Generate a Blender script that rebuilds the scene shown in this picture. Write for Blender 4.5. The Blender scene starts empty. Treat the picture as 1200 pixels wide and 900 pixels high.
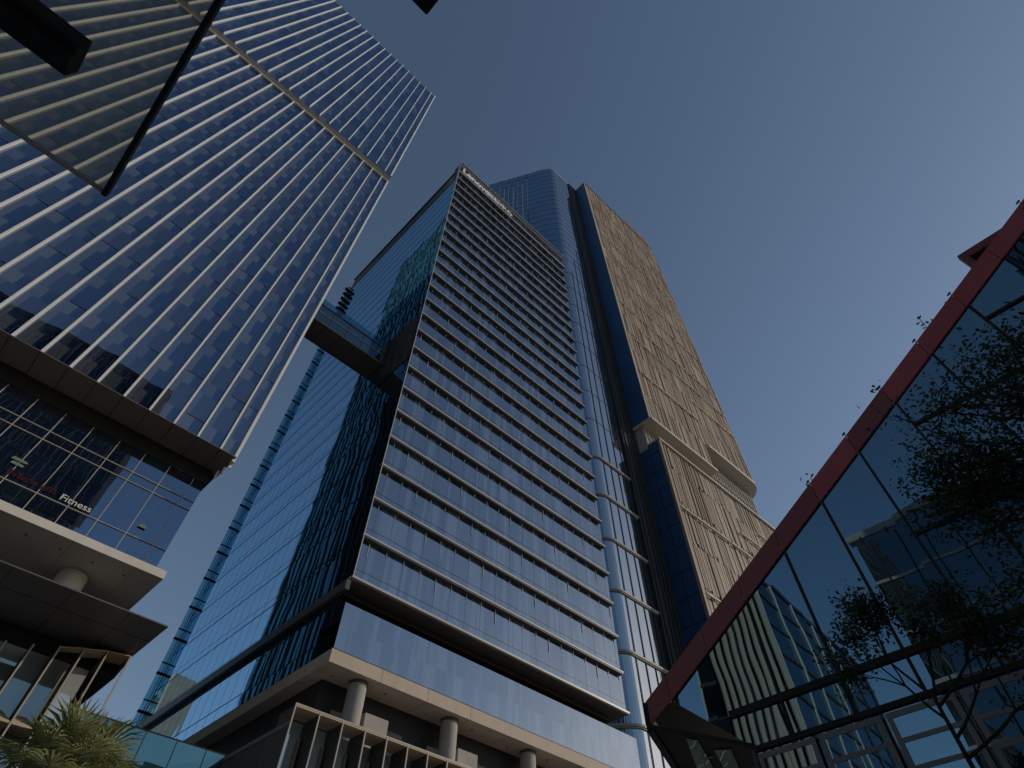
import bpy, bmesh, math, random
from mathutils import Vector, Matrix
R = math.radians
scene = bpy.context.scene
COL = scene.collection
rnd = random.Random(7)

# ------------------------------------------------------------------ camera, sky, sun, exposure
cam_d = bpy.data.cameras.new('camera'); cam = bpy.data.objects.new('camera', cam_d); COL.objects.link(cam)
cam_d.sensor_width = 36.0; cam_d.lens = 36.0 * 680.0 / 1200.0
cam_d.clip_start = 0.05; cam_d.clip_end = 6000
_Z = Vector((7.0, 513.0, -680.0)).normalized()            # world up seen in the camera frame
_f = Vector((0, 0, -1)); _Y = (_f - _Z * _f.dot(_Z)).normalized(); _X = _Y.cross(_Z)
cam.matrix_world = Matrix.Translation((0, 0, 1.6)) @ Matrix((_X, _Y, _Z)).to_4x4()
scene.camera = cam

SUN_AZ, SUN_EL = 80.0, 20.0
world = bpy.data.worlds.new('World'); scene.world = world; world.use_nodes = True
wn = world.node_tree.nodes; wl = world.node_tree.links
sky = wn.new('ShaderNodeTexSky'); sky.sky_type = 'NISHITA'; sky.sun_disc = False
sky.sun_elevation = R(SUN_EL); sky.sun_rotation = R(SUN_AZ)
sky.air_density = 1.0; sky.dust_density = 0.3; sky.ozone_density = 0.6; sky.altitude = 20
wl.new(sky.outputs[0], wn['Background'].inputs[0]); wn['Background'].inputs[1].default_value = 0.12
sl = bpy.data.lights.new('sun', 'SUN'); sl.energy = 2.0; sl.angle = R(0.53); sl.color = (1.0, 0.88, 0.74)
sun = bpy.data.objects.new('sun', sl); COL.objects.link(sun)
_sd = Vector((math.sin(R(SUN_AZ)) * math.cos(R(SUN_EL)), math.cos(R(SUN_AZ)) * math.cos(R(SUN_EL)), math.sin(R(SUN_EL))))
sun.rotation_euler = _sd.to_track_quat('Z', 'Y').to_euler(); sun.location = (60, 40, 320)
vs = scene.view_settings
vs.view_transform = 'Standard'; vs.look = 'None'; vs.gamma = 1; vs.use_curve_mapping = False
vs.exposure = -0.38
scene.cycles.max_bounces = 10; scene.cycles.glossy_bounces = 6; scene.cycles.diffuse_bounces = 4
scene.cycles.transparent_max_bounces = 12
scene.cycles.caustics_reflective = False; scene.cycles.caustics_refractive = False
scene.cycles.sample_clamp_indirect = 4

# ------------------------------------------------------------------ district frame: u, w run along the building fronts
C0 = Vector((-11.9526, 38.4867))
AU, AW = 47.3, -44.8
SK = math.cos(R(AU - AW)); SN = math.sin(R(AU - AW))
ROT = R(90 - AU)
def loc(u, w, z=0.0): return Vector((u + w * SK, w * SN, z))
def world_of(u, w, z=0.0):
    l = loc(u, w); c, s = math.cos(ROT), math.sin(ROT)
    return Vector((C0.x + l.x * c - l.y * s, C0.y + l.x * s + l.y * c, z))
def uw_of(x, y):
    c, s = math.cos(ROT), math.sin(ROT); dx, dy = x - C0.x, y - C0.y
    lx, ly = dx * c + dy * s, -dx * s + dy * c
    w = ly / SN; return (lx - w * SK, w)

# ------------------------------------------------------------------ object helpers
def tag(o, label=None, cat=None, group=None, kind=None):
    if label: o['label'] = label
    if cat: o['category'] = cat
    if group: o['group'] = group
    if kind: o['kind'] = kind
    return o
def thing(name, label, cat, u, w, z=0.0, group=None):
    o = bpy.data.objects.new(name, None); COL.objects.link(o)
    o.empty_display_size = 1
    o.location = world_of(u, w, z); o.rotation_euler = (0, 0, ROT)
    o['_b'] = (u, w, z)
    return tag(o, label, cat, group)
class MB:
    def __init__(s): s.v = []; s.f = []; s.m = []
    def add(s, pts, faces, m=0):
        n = len(s.v); s.v += [tuple(p) for p in pts]
        for f in faces: s.f.append([n + i for i in f]); s.m.append(m)
        return s
    def quad(s, a, b, c, d, m=0): return s.add([a, b, c, d], [(0, 1, 2, 3)], m)
    def box(s, u0, u1, w0, w1, z0, z1, m=0):
        p = [(u0, w0, z0), (u1, w0, z0), (u1, w1, z0), (u0, w1, z0), (u0, w0, z1), (u1, w0, z1), (u1, w1, z1), (u0, w1, z1)]
        return s.add(p, [(0, 3, 2, 1), (4, 5, 6, 7), (0, 1, 5, 4), (1, 2, 6, 5), (2, 3, 7, 6), (3, 0, 4, 7)], m)
    def hexa(s, p, m=0):
        return s.add(p, [(0, 3, 2, 1), (4, 5, 6, 7), (0, 1, 5, 4), (1, 2, 6, 5), (2, 3, 7, 6), (3, 0, 4, 7)], m)
    def prism(s, poly, z0, z1, m=0, cap=True):
        n = len(poly); p = [(a, b, z0) for a, b in poly] + [(a, b, z1) for a, b in poly]
        f = [(i, (i + 1) % n, n + (i + 1) % n, n + i) for i in range(n)]
        if cap: f += [tuple(range(n - 1, -1, -1)), tuple(range(n, 2 * n))]
        return s.add(p, f, m)
    def slab(s, poly, du, dw, dz=0.0, m=0):           # any 3-D polygon given a thickness vector
        n = len(poly); p = list(poly) + [(a + du, b + dw, c + dz) for a, b, c in poly]
        f = [(i, (i + 1) % n, n + (i + 1) % n, n + i) for i in range(n)]
        f += [tuple(range(n - 1, -1, -1)), tuple(range(n, 2 * n))]
        return s.add(p, f, m)
    def bar(s, a, b, r, m=0, n=6, r2=None):
        r2 = r if r2 is None else r2
        a = Vector(a); b = Vector(b); d = (b - a)
        if d.length < 1e-6: return s
        d.normalize(); x = d.orthogonal().normalized(); y = d.cross(x); p = []
        for q, rr in ((a, r), (b, r2)):
            for i in range(n):
                t = 2 * math.pi * i / n; p.append(tuple(q + (x * math.cos(t) + y * math.sin(t)) * rr))
        f = [(i, (i + 1) % n, n + (i + 1) % n, n + i) for i in range(n)] + [tuple(range(n - 1, -1, -1)), tuple(range(n, 2 * n))]
        return s.add(p, f, m)
    def cyl(s, u, w, z0, z1, r, m=0, n=40):
        p = [(u + r * math.cos(2 * math.pi * i / n), w + r * math.sin(2 * math.pi * i / n)) for i in range(n)]
        return s.prism(p, z0, z1, m)
    def build(s, name, mats, parent=None, smooth=False, fix=True):
        if not isinstance(mats, (list, tuple)): mats = [mats]
        me = bpy.data.meshes.new(name)
        b = parent['_b'] if parent is not None and '_b' in parent else (0, 0, 0)
        base = loc(b[0], b[1], b[2])
        me.from_pydata([loc(*p) - base for p in s.v], [], s.f); me.update()
        for m in mats: me.materials.append(m)
        me.polygons.foreach_set('material_index', s.m)
        if fix:
            bm = bmesh.new(); bm.from_mesh(me); bmesh.ops.recalc_face_normals(bm, faces=bm.faces[:]); bm.to_mesh(me); bm.free()
        if smooth: me.polygons.foreach_set('use_smooth', [True] * len(me.polygons))
        o = bpy.data.objects.new(name, me); COL.objects.link(o)
        if parent is not None:
            o.parent = parent; o['_b'] = b
        else:
            o.location = world_of(0, 0, 0); o.rotation_euler = (0, 0, ROT)
        return o

# ------------------------------------------------------------------ materials
def nodes(name):
    m = bpy.data.materials.new(name); m.use_nodes = True; nt = m.node_tree; nt.nodes.clear()
    out = nt.nodes.new('ShaderNodeOutputMaterial'); return m, nt, out
def mth(nt, op, a, b=None, clamp=False):
    n = nt.nodes.new('ShaderNodeMath'); n.operation = op; n.use_clamp = clamp
    for i, x in enumerate((a, b)):
        if x is None: continue
        if isinstance(x, (int, float)): n.inputs[i].default_value = x
        else: nt.links.new(x, n.inputs[i])
    return n.outputs[0]
def vmth(nt, op, a, b=None, sc=None):
    n = nt.nodes.new('ShaderNodeVectorMath'); n.operation = op
    for i, x in enumerate((a, b)):
        if x is None: continue
        if isinstance(x, tuple): n.inputs[i].default_value = x
        else: nt.links.new(x, n.inputs[i])
    if sc is not None: n.inputs['Scale'].default_value = sc
    return n.outputs[0]
def paint(name, col, rough=0.6, spec=0.3, var=0.12, scale=0.6, streak=1.0, metal=0.0, bump=0.0):
    m, nt, out = nodes(name)
    b = nt.nodes.new('ShaderNodeBsdfPrincipled'); nt.links.new(b.outputs[0], out.inputs[0])
    tc = nt.nodes.new('ShaderNodeTexCoord'); mp = nt.nodes.new('ShaderNodeMapping')
    mp.inputs['Scale'].default_value = (1, 1, streak); nt.links.new(tc.outputs['Object'], mp.inputs[0])
    nz = nt.nodes.new('ShaderNodeTexNoise'); nz.inputs['Scale'].default_value = scale; nz.inputs['Detail'].default_value = 6; nz.inputs['Roughness'].default_value = 0.65
    nt.links.new(mp.outputs[0], nz.inputs['Vector'])
    mr = nt.nodes.new('ShaderNodeMapRange'); mr.inputs[1].default_value = 0.3; mr.inputs[2].default_value = 0.7
    mr.inputs[3].default_value = 1 - var; mr.inputs[4].default_value = 1 + var
    nt.links.new(nz.outputs[0], mr.inputs[0])
    sc = vmth(nt, 'SCALE', (col[0], col[1], col[2])); nt.links.new(mr.outputs[0], sc.node.inputs['Scale'])
    nt.links.new(sc, b.inputs['Base Color'])
    b.inputs['Metallic'].default_value = metal; b.inputs['Specular IOR Level'].default_value = spec
    r2 = nt.nodes.new('ShaderNodeMapRange'); r2.inputs[3].default_value = max(0.02, rough - 0.08); r2.inputs[4].default_value = rough + 0.08
    nt.links.new(nz.outputs[0], r2.inputs[0]); nt.links.new(r2.outputs[0], b.inputs['Roughness'])
    if bump:
        bp = nt.nodes.new('ShaderNodeBump'); bp.inputs['Strength'].default_value = bump; bp.inputs['Distance'].default_value = 0.02
        nt.links.new(nz.outputs[0], bp.inputs['Height']); nt.links.new(bp.outputs[0], b.inputs['Normal'])
    return m
def glass(name, base, tint, refl, axis='X', pane=1.75, storey=4.0, z0=0.0, tilt=0.006, wave=0.012, wscale=0.35, vary=0.3, rough=0.0, through=0.0, blinds=0.0):
    """coated curtain-wall glass: a dark body, a tinted mirror coat, every pane a little out of true"""
    m, nt, out = nodes(name); L = nt.links.new
    tc = nt.nodes.new('ShaderNodeTexCoord'); sp = nt.nodes.new('ShaderNodeSeparateXYZ'); L(tc.outputs['Object'], sp.inputs[0])
    a = mth(nt, 'FLOOR', mth(nt, 'DIVIDE', sp.outputs[0 if axis == 'X' else 1], pane))
    b = mth(nt, 'FLOOR', mth(nt, 'DIVIDE', mth(nt, 'SUBTRACT', sp.outputs[2], z0), storey))
    cb = nt.nodes.new('ShaderNodeCombineXYZ'); L(a, cb.inputs[0]); L(b, cb.inputs[1])
    wnz = nt.nodes.new('ShaderNodeTexWhiteNoise'); wnz.noise_dimensions = '3D'; L(cb.outputs[0], wnz.inputs['Vector'])
    t1 = vmth(nt, 'SCALE', vmth(nt, 'SUBTRACT', wnz.outputs['Color'], (0.5, 0.5, 0.5)), None, tilt * 2)
    off = vmth(nt, 'ADD', vmth(nt, 'SCALE', wnz.outputs['Color'], None, 20.0), tc.outputs['Object'])
    nz = nt.nodes.new('ShaderNodeTexNoise'); nz.inputs['Scale'].default_value = wscale; nz.inputs['Detail'].default_value = 1.5
    L(off, nz.inputs['Vector'])
    t2 = vmth(nt, 'SCALE', vmth(nt, 'SUBTRACT', nz.outputs['Color'], (0.5, 0.5, 0.5)), None, wave * 2)
    ge = nt.nodes.new('ShaderNodeNewGeometry')
    nrm = vmth(nt, 'NORMALIZE', vmth(nt, 'ADD', ge.outputs['Normal'], vmth(nt, 'ADD', t1, t2)))
    fr = nt.nodes.new('ShaderNodeFresnel'); fr.inputs[0].default_value = 1.5
    fac = mth(nt, 'ADD', mth(nt, 'MULTIPLY', fr.outputs[0], 1 - refl), refl, True)
    gl = nt.nodes.new('ShaderNodeBsdfGlossy'); gl.inputs['Roughness'].default_value = rough
    gl.inputs['Color'].default_value = (*tint, 1); L(nrm, gl.inputs['Normal'])
    df = nt.nodes.new('ShaderNodeBsdfDiffuse')
    val = mth(nt, 'ADD', mth(nt, 'MULTIPLY', wnz.outputs['Value'], vary * 2), 1 - vary)
    if blinds:
        n2 = nt.nodes.new('ShaderNodeTexNoise'); n2.inputs['Scale'].default_value = 1.0; n2.inputs['Detail'].default_value = 2
        mp = nt.nodes.new('ShaderNodeMapping'); mp.inputs['Scale'].default_value = (0.9, 0.9, 0.03); L(off, mp.inputs[0]); L(mp.outputs[0], n2.inputs['Vector'])
        st = nt.nodes.new('ShaderNodeMapRange'); st.inputs[1].default_value = 0.52; st.inputs[2].default_value = 0.56; L(n2.outputs[0], st.inputs[0])
        val = mth(nt, 'ADD', val, mth(nt, 'MULTIPLY', st.outputs[0], blinds))
    sc = vmth(nt, 'SCALE', base); L(val, sc.node.inputs['Scale']); L(sc, df.inputs[0])
    body = df.outputs[0]
    if through:
        tr = nt.nodes.new('ShaderNodeBsdfTransparent'); tr.inputs[0].default_value = (min(1, tint[0]), min(1, tint[1]), min(1, tint[2]), 1)
        mx0 = nt.nodes.new('ShaderNodeMixShader'); mx0.inputs[0].default_value = through; L(body, mx0.inputs[1]); L(tr.outputs[0], mx0.inputs[2]); body = mx0.outputs[0]
    mx = nt.nodes.new('ShaderNodeMixShader'); L(fac, mx.inputs[0]); L(body, mx.inputs[1]); L(gl.outputs[0], mx.inputs[2]); L(mx.outputs[0], out.inputs[0])
    return m

M = {}
M['white'] = paint('white_fin_paint', (0.74, 0.745, 0.74), 0.45, 0.3, 0.05, 0.25, 0.2)
M['white_soffit'] = paint('white_soffit_paint', (0.74, 0.69, 0.61), 0.7, 0.2, 0.10, 0.35)
M['alu'] = paint('grey_aluminium', (0.46, 0.45, 0.45), 0.4, 0.5, 0.08, 0.3)
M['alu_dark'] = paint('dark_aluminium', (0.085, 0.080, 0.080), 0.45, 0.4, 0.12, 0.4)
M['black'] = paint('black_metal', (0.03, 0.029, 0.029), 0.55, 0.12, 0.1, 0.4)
M['alu_light'] = paint('light_aluminium', (0.66, 0.64, 0.63), 0.45, 0.4, 0.08, 0.3)
M['brown'] = paint('bronze_panel', (0.21, 0.18, 0.155), 0.55, 0.3, 0.06, 0.15)
M['band_brown'] = paint('dark_band_panel', (0.115, 0.098, 0.08), 0.6, 0.2, 0.08, 0.2)
M['canopy_brown'] = paint('dark_canopy_panel', (0.15, 0.14, 0.132), 0.45, 0.4, 0.08, 0.2)
M['stone'] = paint('beige_stone', (0.55, 0.45, 0.36), 0.7, 0.25, 0.10, 0.8, 0.35)
M['bronze_light'] = paint('champagne_metal', (0.47, 0.41, 0.34), 0.45, 0.4, 0.06, 0.4)
M['soffit_wood'] = paint('tan_panel', (0.62, 0.48, 0.33), 0.6, 0.25, 0.06, 0.5)
M['concrete'] = paint('pale_concrete', (0.40, 0.375, 0.34), 0.8, 0.2, 0.12, 0.5)
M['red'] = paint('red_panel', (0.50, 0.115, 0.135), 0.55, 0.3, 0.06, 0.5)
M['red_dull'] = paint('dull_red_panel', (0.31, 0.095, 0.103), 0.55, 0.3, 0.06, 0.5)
M['beige'] = [paint('beige_rib_%s' % n, c, 0.6, 0.25, 0.08, 0.05, 0.1) for n, c in
              (('light', (0.385, 0.305, 0.235)), ('mid', (0.32, 0.25, 0.19)), ('dark', (0.235, 0.18, 0.14)), ('warm', (0.335, 0.24, 0.175)))]
M['ledge'] = paint('grey_ledge', (0.38, 0.36, 0.32), 0.55, 0.3, 0.06, 0.2)
M['trim_pale'] = paint('pale_trim', (0.52, 0.46, 0.38), 0.55, 0.3, 0.06, 0.2)
M['slot'] = paint('dark_slot', (0.035, 0.036, 0.042), 0.6, 0.15, 0.1, 0.2)
M['asphalt'] = paint('ground_paving', (0.335, 0.325, 0.31), 0.9, 0.2, 0.2, 0.4, bump=0.3)
M['paving'] = paint('granite_paving', (0.57, 0.545, 0.52), 0.8, 0.2, 0.12, 0.8)
M['bark'] = paint('bark', (0.045, 0.036, 0.03), 0.9, 0.1, 0.3, 3.0, 0.4, bump=0.6)
M['palm_bark'] = paint('palm_bark', (0.13, 0.10, 0.07), 0.9, 0.1, 0.3, 3.0, 2.0, bump=0.6)
M['sign_white'] = paint('sign_letter_white', (0.80, 0.79, 0.76), 0.4, 0.3, 0.03, 1.0)
M['sign_red'] = paint('sign_letter_red', (0.50, 0.15, 0.12), 0.4, 0.3, 0.05, 1.0)
M['sign_dull_red'] = paint('sign_letter_dull_red', (0.09, 0.012, 0.012), 0.4, 0.3, 0.05, 1.0)
M['sign_green'] = paint('sign_pale_green', (0.20, 0.27, 0.19), 0.4, 0.3, 0.05, 1.0)
M['grey_frame'] = paint('grey_window_frame', (0.20, 0.205, 0.215), 0.5, 0.4, 0.06, 0.5)

M['lt_vis'] = glass('blue_vision_glass', (0.010, 0.016, 0.032), (0.68, 0.79, 1.0), 0.27, 'X', 2.08, 4.4, 38.2, 0.004, 0.006, 0.3, 0.4)
M['lt_vis2'] = glass('blue_vision_glass_pale', (0.045, 0.055, 0.075), (0.7, 0.8, 1.0), 0.30, 'X', 2.08, 4.4, 38.2, 0.004, 0.006, 0.3, 0.4)
M['lt_grey'] = glass('grey_spandrel_glass', (0.066, 0.074, 0.092), (0.75, 0.82, 1.0), 0.26, 'X', 2.08, 4.4, 38.2, 0.004, 0.006, 0.3, 0.3)
M['lt_deep'] = glass('deep_blue_glass', (0.008, 0.014, 0.034), (0.5, 0.68, 1.0), 0.26, 'X', 2.08, 4.4, 38.2, 0.005, 0.006, 0.3, 0.4)
M['lt_side'] = glass('teal_side_glass', (0.055, 0.20, 0.245), (0.45, 0.8, 0.95), 0.16, 'Y', 1.4, 4.4, 0, 0.004, 0.01, 0.4, 0.4)
M['fit'] = glass('podium_blue_glass', (0.008, 0.012, 0.02), (0.55, 0.74, 1.0), 0.34, 'X', 2.08, 4.0, 0, 0.003, 0.004, 0.3, 0.4)
M['ct_front'] = glass('front_blue_glass', (0.018, 0.023, 0.031), (0.70, 0.805, 0.93), 0.35, 'X', 1.75, 4.01, 28.15, 0.003, 0.004, 0.25, 0.5, blinds=3.2)
M['ct_side'] = glass('side_blue_glass', (0.010, 0.02, 0.03), (0.46, 0.69, 0.87), 0.47, 'Y', 1.75, 4.01, 27.4, 0.0025, 0.007, 0.25, 0.3)
M['ct_blade'] = glass('clear_blue_blade', (0.02, 0.05, 0.08), (0.50, 0.78, 0.92), 0.06, 'Y', 4, 4.01, 0, 0.0, 0.0, 0.3, 0.1, through=0.96)
def clear_glass(name, tint, amt):
    m, nt, out = nodes(name); L = nt.links.new
    tr = nt.nodes.new('ShaderNodeBsdfTransparent'); tr.inputs[0].default_value = (*tint, 1)
    gl = nt.nodes.new('ShaderNodeBsdfGlossy'); gl.inputs['Roughness'].default_value = 0.0; gl.inputs['Color'].default_value = (0.8, 0.9, 1, 1)
    mx = nt.nodes.new('ShaderNodeMixShader'); mx.inputs[0].default_value = amt; L(tr.outputs[0], mx.inputs[1]); L(gl.outputs[0], mx.inputs[2]); L(mx.outputs[0], out.inputs[0]); return m
M['ct_blade'] = clear_glass('clear_blue_blade', (0.46, 0.68, 0.78), 0.06)
M['rt_glass'] = glass('rear_blue_glass', (0.014, 0.022, 0.04), (0.55, 0.76, 1.0), 0.42, 'Y', 2.4, 5.15, 0, 0.006, 0.008, 0.1, 0.4)
M['rt_front'] = glass('rear_grey_glass', (0.03, 0.036, 0.046), (0.9, 0.95, 1.0), 0.46, 'X', 2.4, 10.3, 0, 0.004, 0.006, 0.1, 0.3)
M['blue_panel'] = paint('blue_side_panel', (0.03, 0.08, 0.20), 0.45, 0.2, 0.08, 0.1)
M['rt_blue'] = glass('rear_panel_glass', (0.03, 0.056, 0.105), (0.42, 0.62, 1.0), 0.06, 'Y', 2.6, 10.3, 0, 0.003, 0.003, 0.1, 0.3)
M['teal'] = glass('teal_screen_glass', (0.035, 0.115, 0.125), (0.42, 0.76, 0.82), 0.26, 'X', 1.68, 30, 0, 0.003, 0.003, 0.3, 0.2, through=0.25)
M['bay_glass'] = glass('bay_glass', (0.55, 0.65, 0.68), (0.8, 0.95, 1.0), 0.36, 'X', 1.44, 3.2, 0, 0.05, 0.05, 0.6, 0.5)
M['frost'] = glass('frosted_teal_glass', (0.42, 0.46, 0.46), (0.75, 0.95, 1.0), 0.22, 'X', 1.3, 9, 0, 0.05, 0.02, 0.5, 0.35)
M['rb_glass'] = glass('red_building_glass', (0.006, 0.010, 0.014), (0.45, 0.72, 0.90), 0.30, 'Y', 1.82, 3.3, 9.7, 0.003, 0.006, 0.4, 0.4)
M['green_glass'] = glass('green_foyer_glass', (0.36, 0.52, 0.42), (0.7, 0.95, 0.8), 0.08, 'X', 1.5, 3, 0, 0.02, 0.03, 0.5, 0.4)
M['bridge_glass'] = glass('bridge_glass', (0.014, 0.022, 0.03), (0.5, 0.72, 0.9), 0.20, 'X', 2.5, 10, 0, 0.003, 0.004, 0.3, 0.3)
M['office_glass'] = glass('office_glass', (0.012, 0.02, 0.028), (0.55, 0.75, 0.9), 0.16, 'X', 2.2, 4.0, 0, 0.006, 0.01, 0.3, 0.6)
def canopy_glass():
    m, nt, out = nodes('dusty_canopy_glass'); L = nt.links.new
    tr = nt.nodes.new('ShaderNodeBsdfTransparent'); tr.inputs[0].default_value = (0.80, 0.78, 0.71, 1)
    tl = nt.nodes.new('ShaderNodeBsdfTranslucent'); tl.inputs[0].default_value = (0.62, 0.58, 0.50, 1)
    tc = nt.nodes.new('ShaderNodeTexCoord'); nz = nt.nodes.new('ShaderNodeTexNoise'); nz.inputs['Scale'].default_value = 2.5; nz.inputs['Detail'].default_value = 8
    L(tc.outputs['Object'], nz.inputs['Vector'])
    mr = nt.nodes.new('ShaderNodeMapRange'); mr.inputs[3].default_value = 0.09; mr.inputs[4].default_value = 0.17; L(nz.outputs[0], mr.inputs[0])
    mx = nt.nodes.new('ShaderNodeMixShader'); L(mr.outputs[0], mx.inputs[0]); L(tr.outputs[0], mx.inputs[1]); L(tl.outputs[0], mx.inputs[2])
    gl = nt.nodes.new('ShaderNodeBsdfGlossy'); gl.inputs['Roughness'].default_value = 0.05
    mx2 = nt.nodes.new('ShaderNodeMixShader'); mx2.inputs[0].default_value = 0.05; L(mx.outputs[0], mx2.inputs[1]); L(gl.outputs[0], mx2.inputs[2]); L(mx2.outputs[0], out.inputs[0])
    return m
M['canopy'] = canopy_glass()
def leaf_mat(name, c1, c2, scale):
    m, nt, out = nodes(name); L = nt.links.new
    tc = nt.nodes.new('ShaderNodeTexCoord'); nz = nt.nodes.new('ShaderNodeTexNoise'); nz.inputs['Scale'].default_value = scale; nz.inputs['Detail'].default_value = 3
    L(tc.outputs['Object'], nz.inputs['Vector'])
    rp = nt.nodes.new('ShaderNodeValToRGB'); rp.color_ramp.elements[0].color = (*c1, 1); rp.color_ramp.elements[1].color = (*c2, 1)
    rp.color_ramp.elements[0].position = 0.35; rp.color_ramp.elements[1].position = 0.65
    L(nz.outputs[0], rp.inputs[0])
    d = nt.nodes.new('ShaderNodeBsdfPrincipled'); d.inputs['Roughness'].default_value = 0.5; L(rp.outputs[0], d.inputs['Base Color'])
    t = nt.nodes.new('ShaderNodeBsdfTranslucent'); L(rp.outputs[0], t.inputs[0])
    mx = nt.nodes.new('ShaderNodeMixShader'); mx.inputs[0].default_value = 0.4; L(d.outputs[0], mx.inputs[1]); L(t.outputs[0], mx.inputs[2]); L(mx.outputs[0], out.inputs[0])
    return m
M['leaf'] = leaf_mat('tree_leaf', (0.028, 0.042, 0.018), (0.07, 0.095, 0.04), 1.5)
M['palm'] = leaf_mat('palm_leaf', (0.15, 0.19, 0.05), (0.52, 0.51, 0.24), 1.2)

# ------------------------------------------------------------------ ground
def ground_sheet(name, mat, poly, z):
    o = MB().add([(a, b, z) for a, b in poly], [tuple(range(len(poly)))]).build(name, mat, None)
    return tag(o, kind='structure')
ground_sheet('ground', M['asphalt'], [(-2500, -2500), (2500, -2500), (2500, 2500), (-2500, 2500)], 0.0)
pv = MB().prism([(-60, -44), (34, -44), (34, 60), (-60, 60)], 0.004, 0.12).build('pavement', M['paving'], None); tag(pv, kind='structure')

# ------------------------------------------------------------------ left tower with white fins
UL, WF = -10.4, 6.1                       # right corner of the tower front
LT = thing('office_tower', 'tall blue glass tower with close white vertical fins and a brown band near its top', 'tower', -30, 25)
UEND = -62.0
nb = int((UL - 0.2 - UEND) / 2.08)
def lt_zone(z0, z1, period, quiet):
    b = MB(); r = random.Random(int(z0))
    for i in range(nb):
        ua, ub = -11.85 + 2.08 * (1 - i) - 0.0, -11.85 - 2.08 * i
        ua, ub = ub, min(ua, UL - 0.05)
        W = ub - ua; zb = z0
        while zb < z1 - 0.05:
            zm = min(zb + 1.5, z1); zt = min(zb + period, z1)
            s = ua + W * r.uniform(0.52, 0.66); e = 0.0
            zlow = zb if zb > z0 or z0 > 100 else 37.56
            if quiet and r.random() < 0.6:
                b.quad((ua, WF + .25, zb), (ub, WF + .25, zb), (ub, WF + .25, zt), (ua, WF + .25, zt), 0 if r.random() < .7 else 3)
                zb += period; continue
            ms = 2 if r.random() < 0.85 else 1
            b.quad((ua, WF + .25, zlow), (s, WF + .25, zlow), (s, WF + .25, zm), (ua, WF + .25, zm), ms if not quiet else 1)
            b.quad((s, WF + .25, zlow), (ub, WF + .25, zlow), (ub, WF + .25, zm), (s, WF + .25, zm), 3)
            if z0 < 100 and r.random() < .45: b.box(ua + W * r.uniform(.05, .6), ub - .08, WF + .222, WF + .2495, zm - .022, zm + .022, 4)
            if zt > zm:
                q = ua + W * r.uniform(0.22, 0.4)
                b.quad((ua, WF + .25, zm), (q, WF + .25, zm), (q, WF + .25, zt), (ua, WF + .25, zt), 1 if r.random() < .8 else 2)
                b.quad((q, WF + .25, zm), (ub, WF + .25, zm), (ub, WF + .25, zt), (q, WF + .25, zt), 0 if r.random() < .75 else 3)
            zb += period
    return b.build('facade_glass', [M['lt_vis'], M['lt_vis2'], M['lt_grey'], M['lt_deep'], M['black']], LT, fix=False)
lt_zone(38.2, 111.9, 4.4, False)
lt_zone(114.9, 189.4, 4.4, True)
def lt_fin(u, z0, z1, w=0.15):
    MB().box(u - w / 2 - .02, u + w / 2, WF - 0.06, WF + 0.245, z0, z1).build('fin', M['white'], LT)
for i in range(nb):
    u = -11.85 - 2.08 * i
    lt_fin(u, 37.57, 111.85); lt_fin(u - 0.0, 115.0, 190.08)
for z0, z1 in ((37.2, 111.85), (115.0, 190.1)):
    MB().box(UL - 0.2, UL + 0.06, WF - 0.10, WF + 0.42, z0, z1).build('corner_fin', M['white'], LT)
# dark shadow reveals beside the fins (each fin's slim black gasket)
b = MB()
for i in range(nb):
    u = -11.85 - 2.08 * i
    b.box(u - .17, u - .108, WF + .17, WF + .248, 38.2, 111.8); b.box(u - .16, u - .108, WF + .17, WF + .248, 115, 189.4)
b.build('gasket', M['alu_dark'], LT)
MB().box(UEND, UL - .02, WF + .22, WF + 3, 112.02, 114.88).build('band', M['band_brown'], LT)
MB().box(UEND, UL + .02, WF - .12, WF + 3.5, 111.86, 112.0).build('band_ledge', M['white'], LT)
MB().box(UEND, UL - .21, WF + .26, WF + .6, 189.42, 190.05).build('roof_trim', M['alu_dark'], LT)
# bodies behind the skins; right-hand side wall stands across the gap from the middle tower
b = MB(); b.box(UEND, UL - .12, WF + .3, 15, 37.6, 189.3); b.box(UEND, UL - .12, 15.0, 24, 37.6, 157.9); b.build('core_wall', M['slot'], LT)
MB().box(UEND, UL - .12, 24.02, 40, 3, 156).build('rear_block', M['slot'], LT)
b = MB()
b.quad((UL - .06, 24, 4), (UL - .06, 40, 4), (UL - .06, 40, 156), (UL - .06, 24, 156), 0)
b.quad((UL - .06, 15, 97), (UL - .06, 24, 97), (UL - .06, 24, 158), (UL - .06, 15, 158), 0)
b.build('side_glass', M['lt_side'], LT, fix=False)
b = MB()
w = 15.0
while w < 40.1:
    b.box(UL - .055, UL + .05, w - .12, w + .12 + (0.3 if int(w * 10) % 3 == 0 else 0), 38 if w < 24 else 4, 158 if w < 24 else 156); w += 1.4
zz = 40.0
while zz < 156:
    b.box(UL - .05, UL - .0, 24 if zz < 97 else 15, 40, zz, zz + .12); zz += 8.8
b.build('side_mullions', M['black'], LT)
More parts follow.
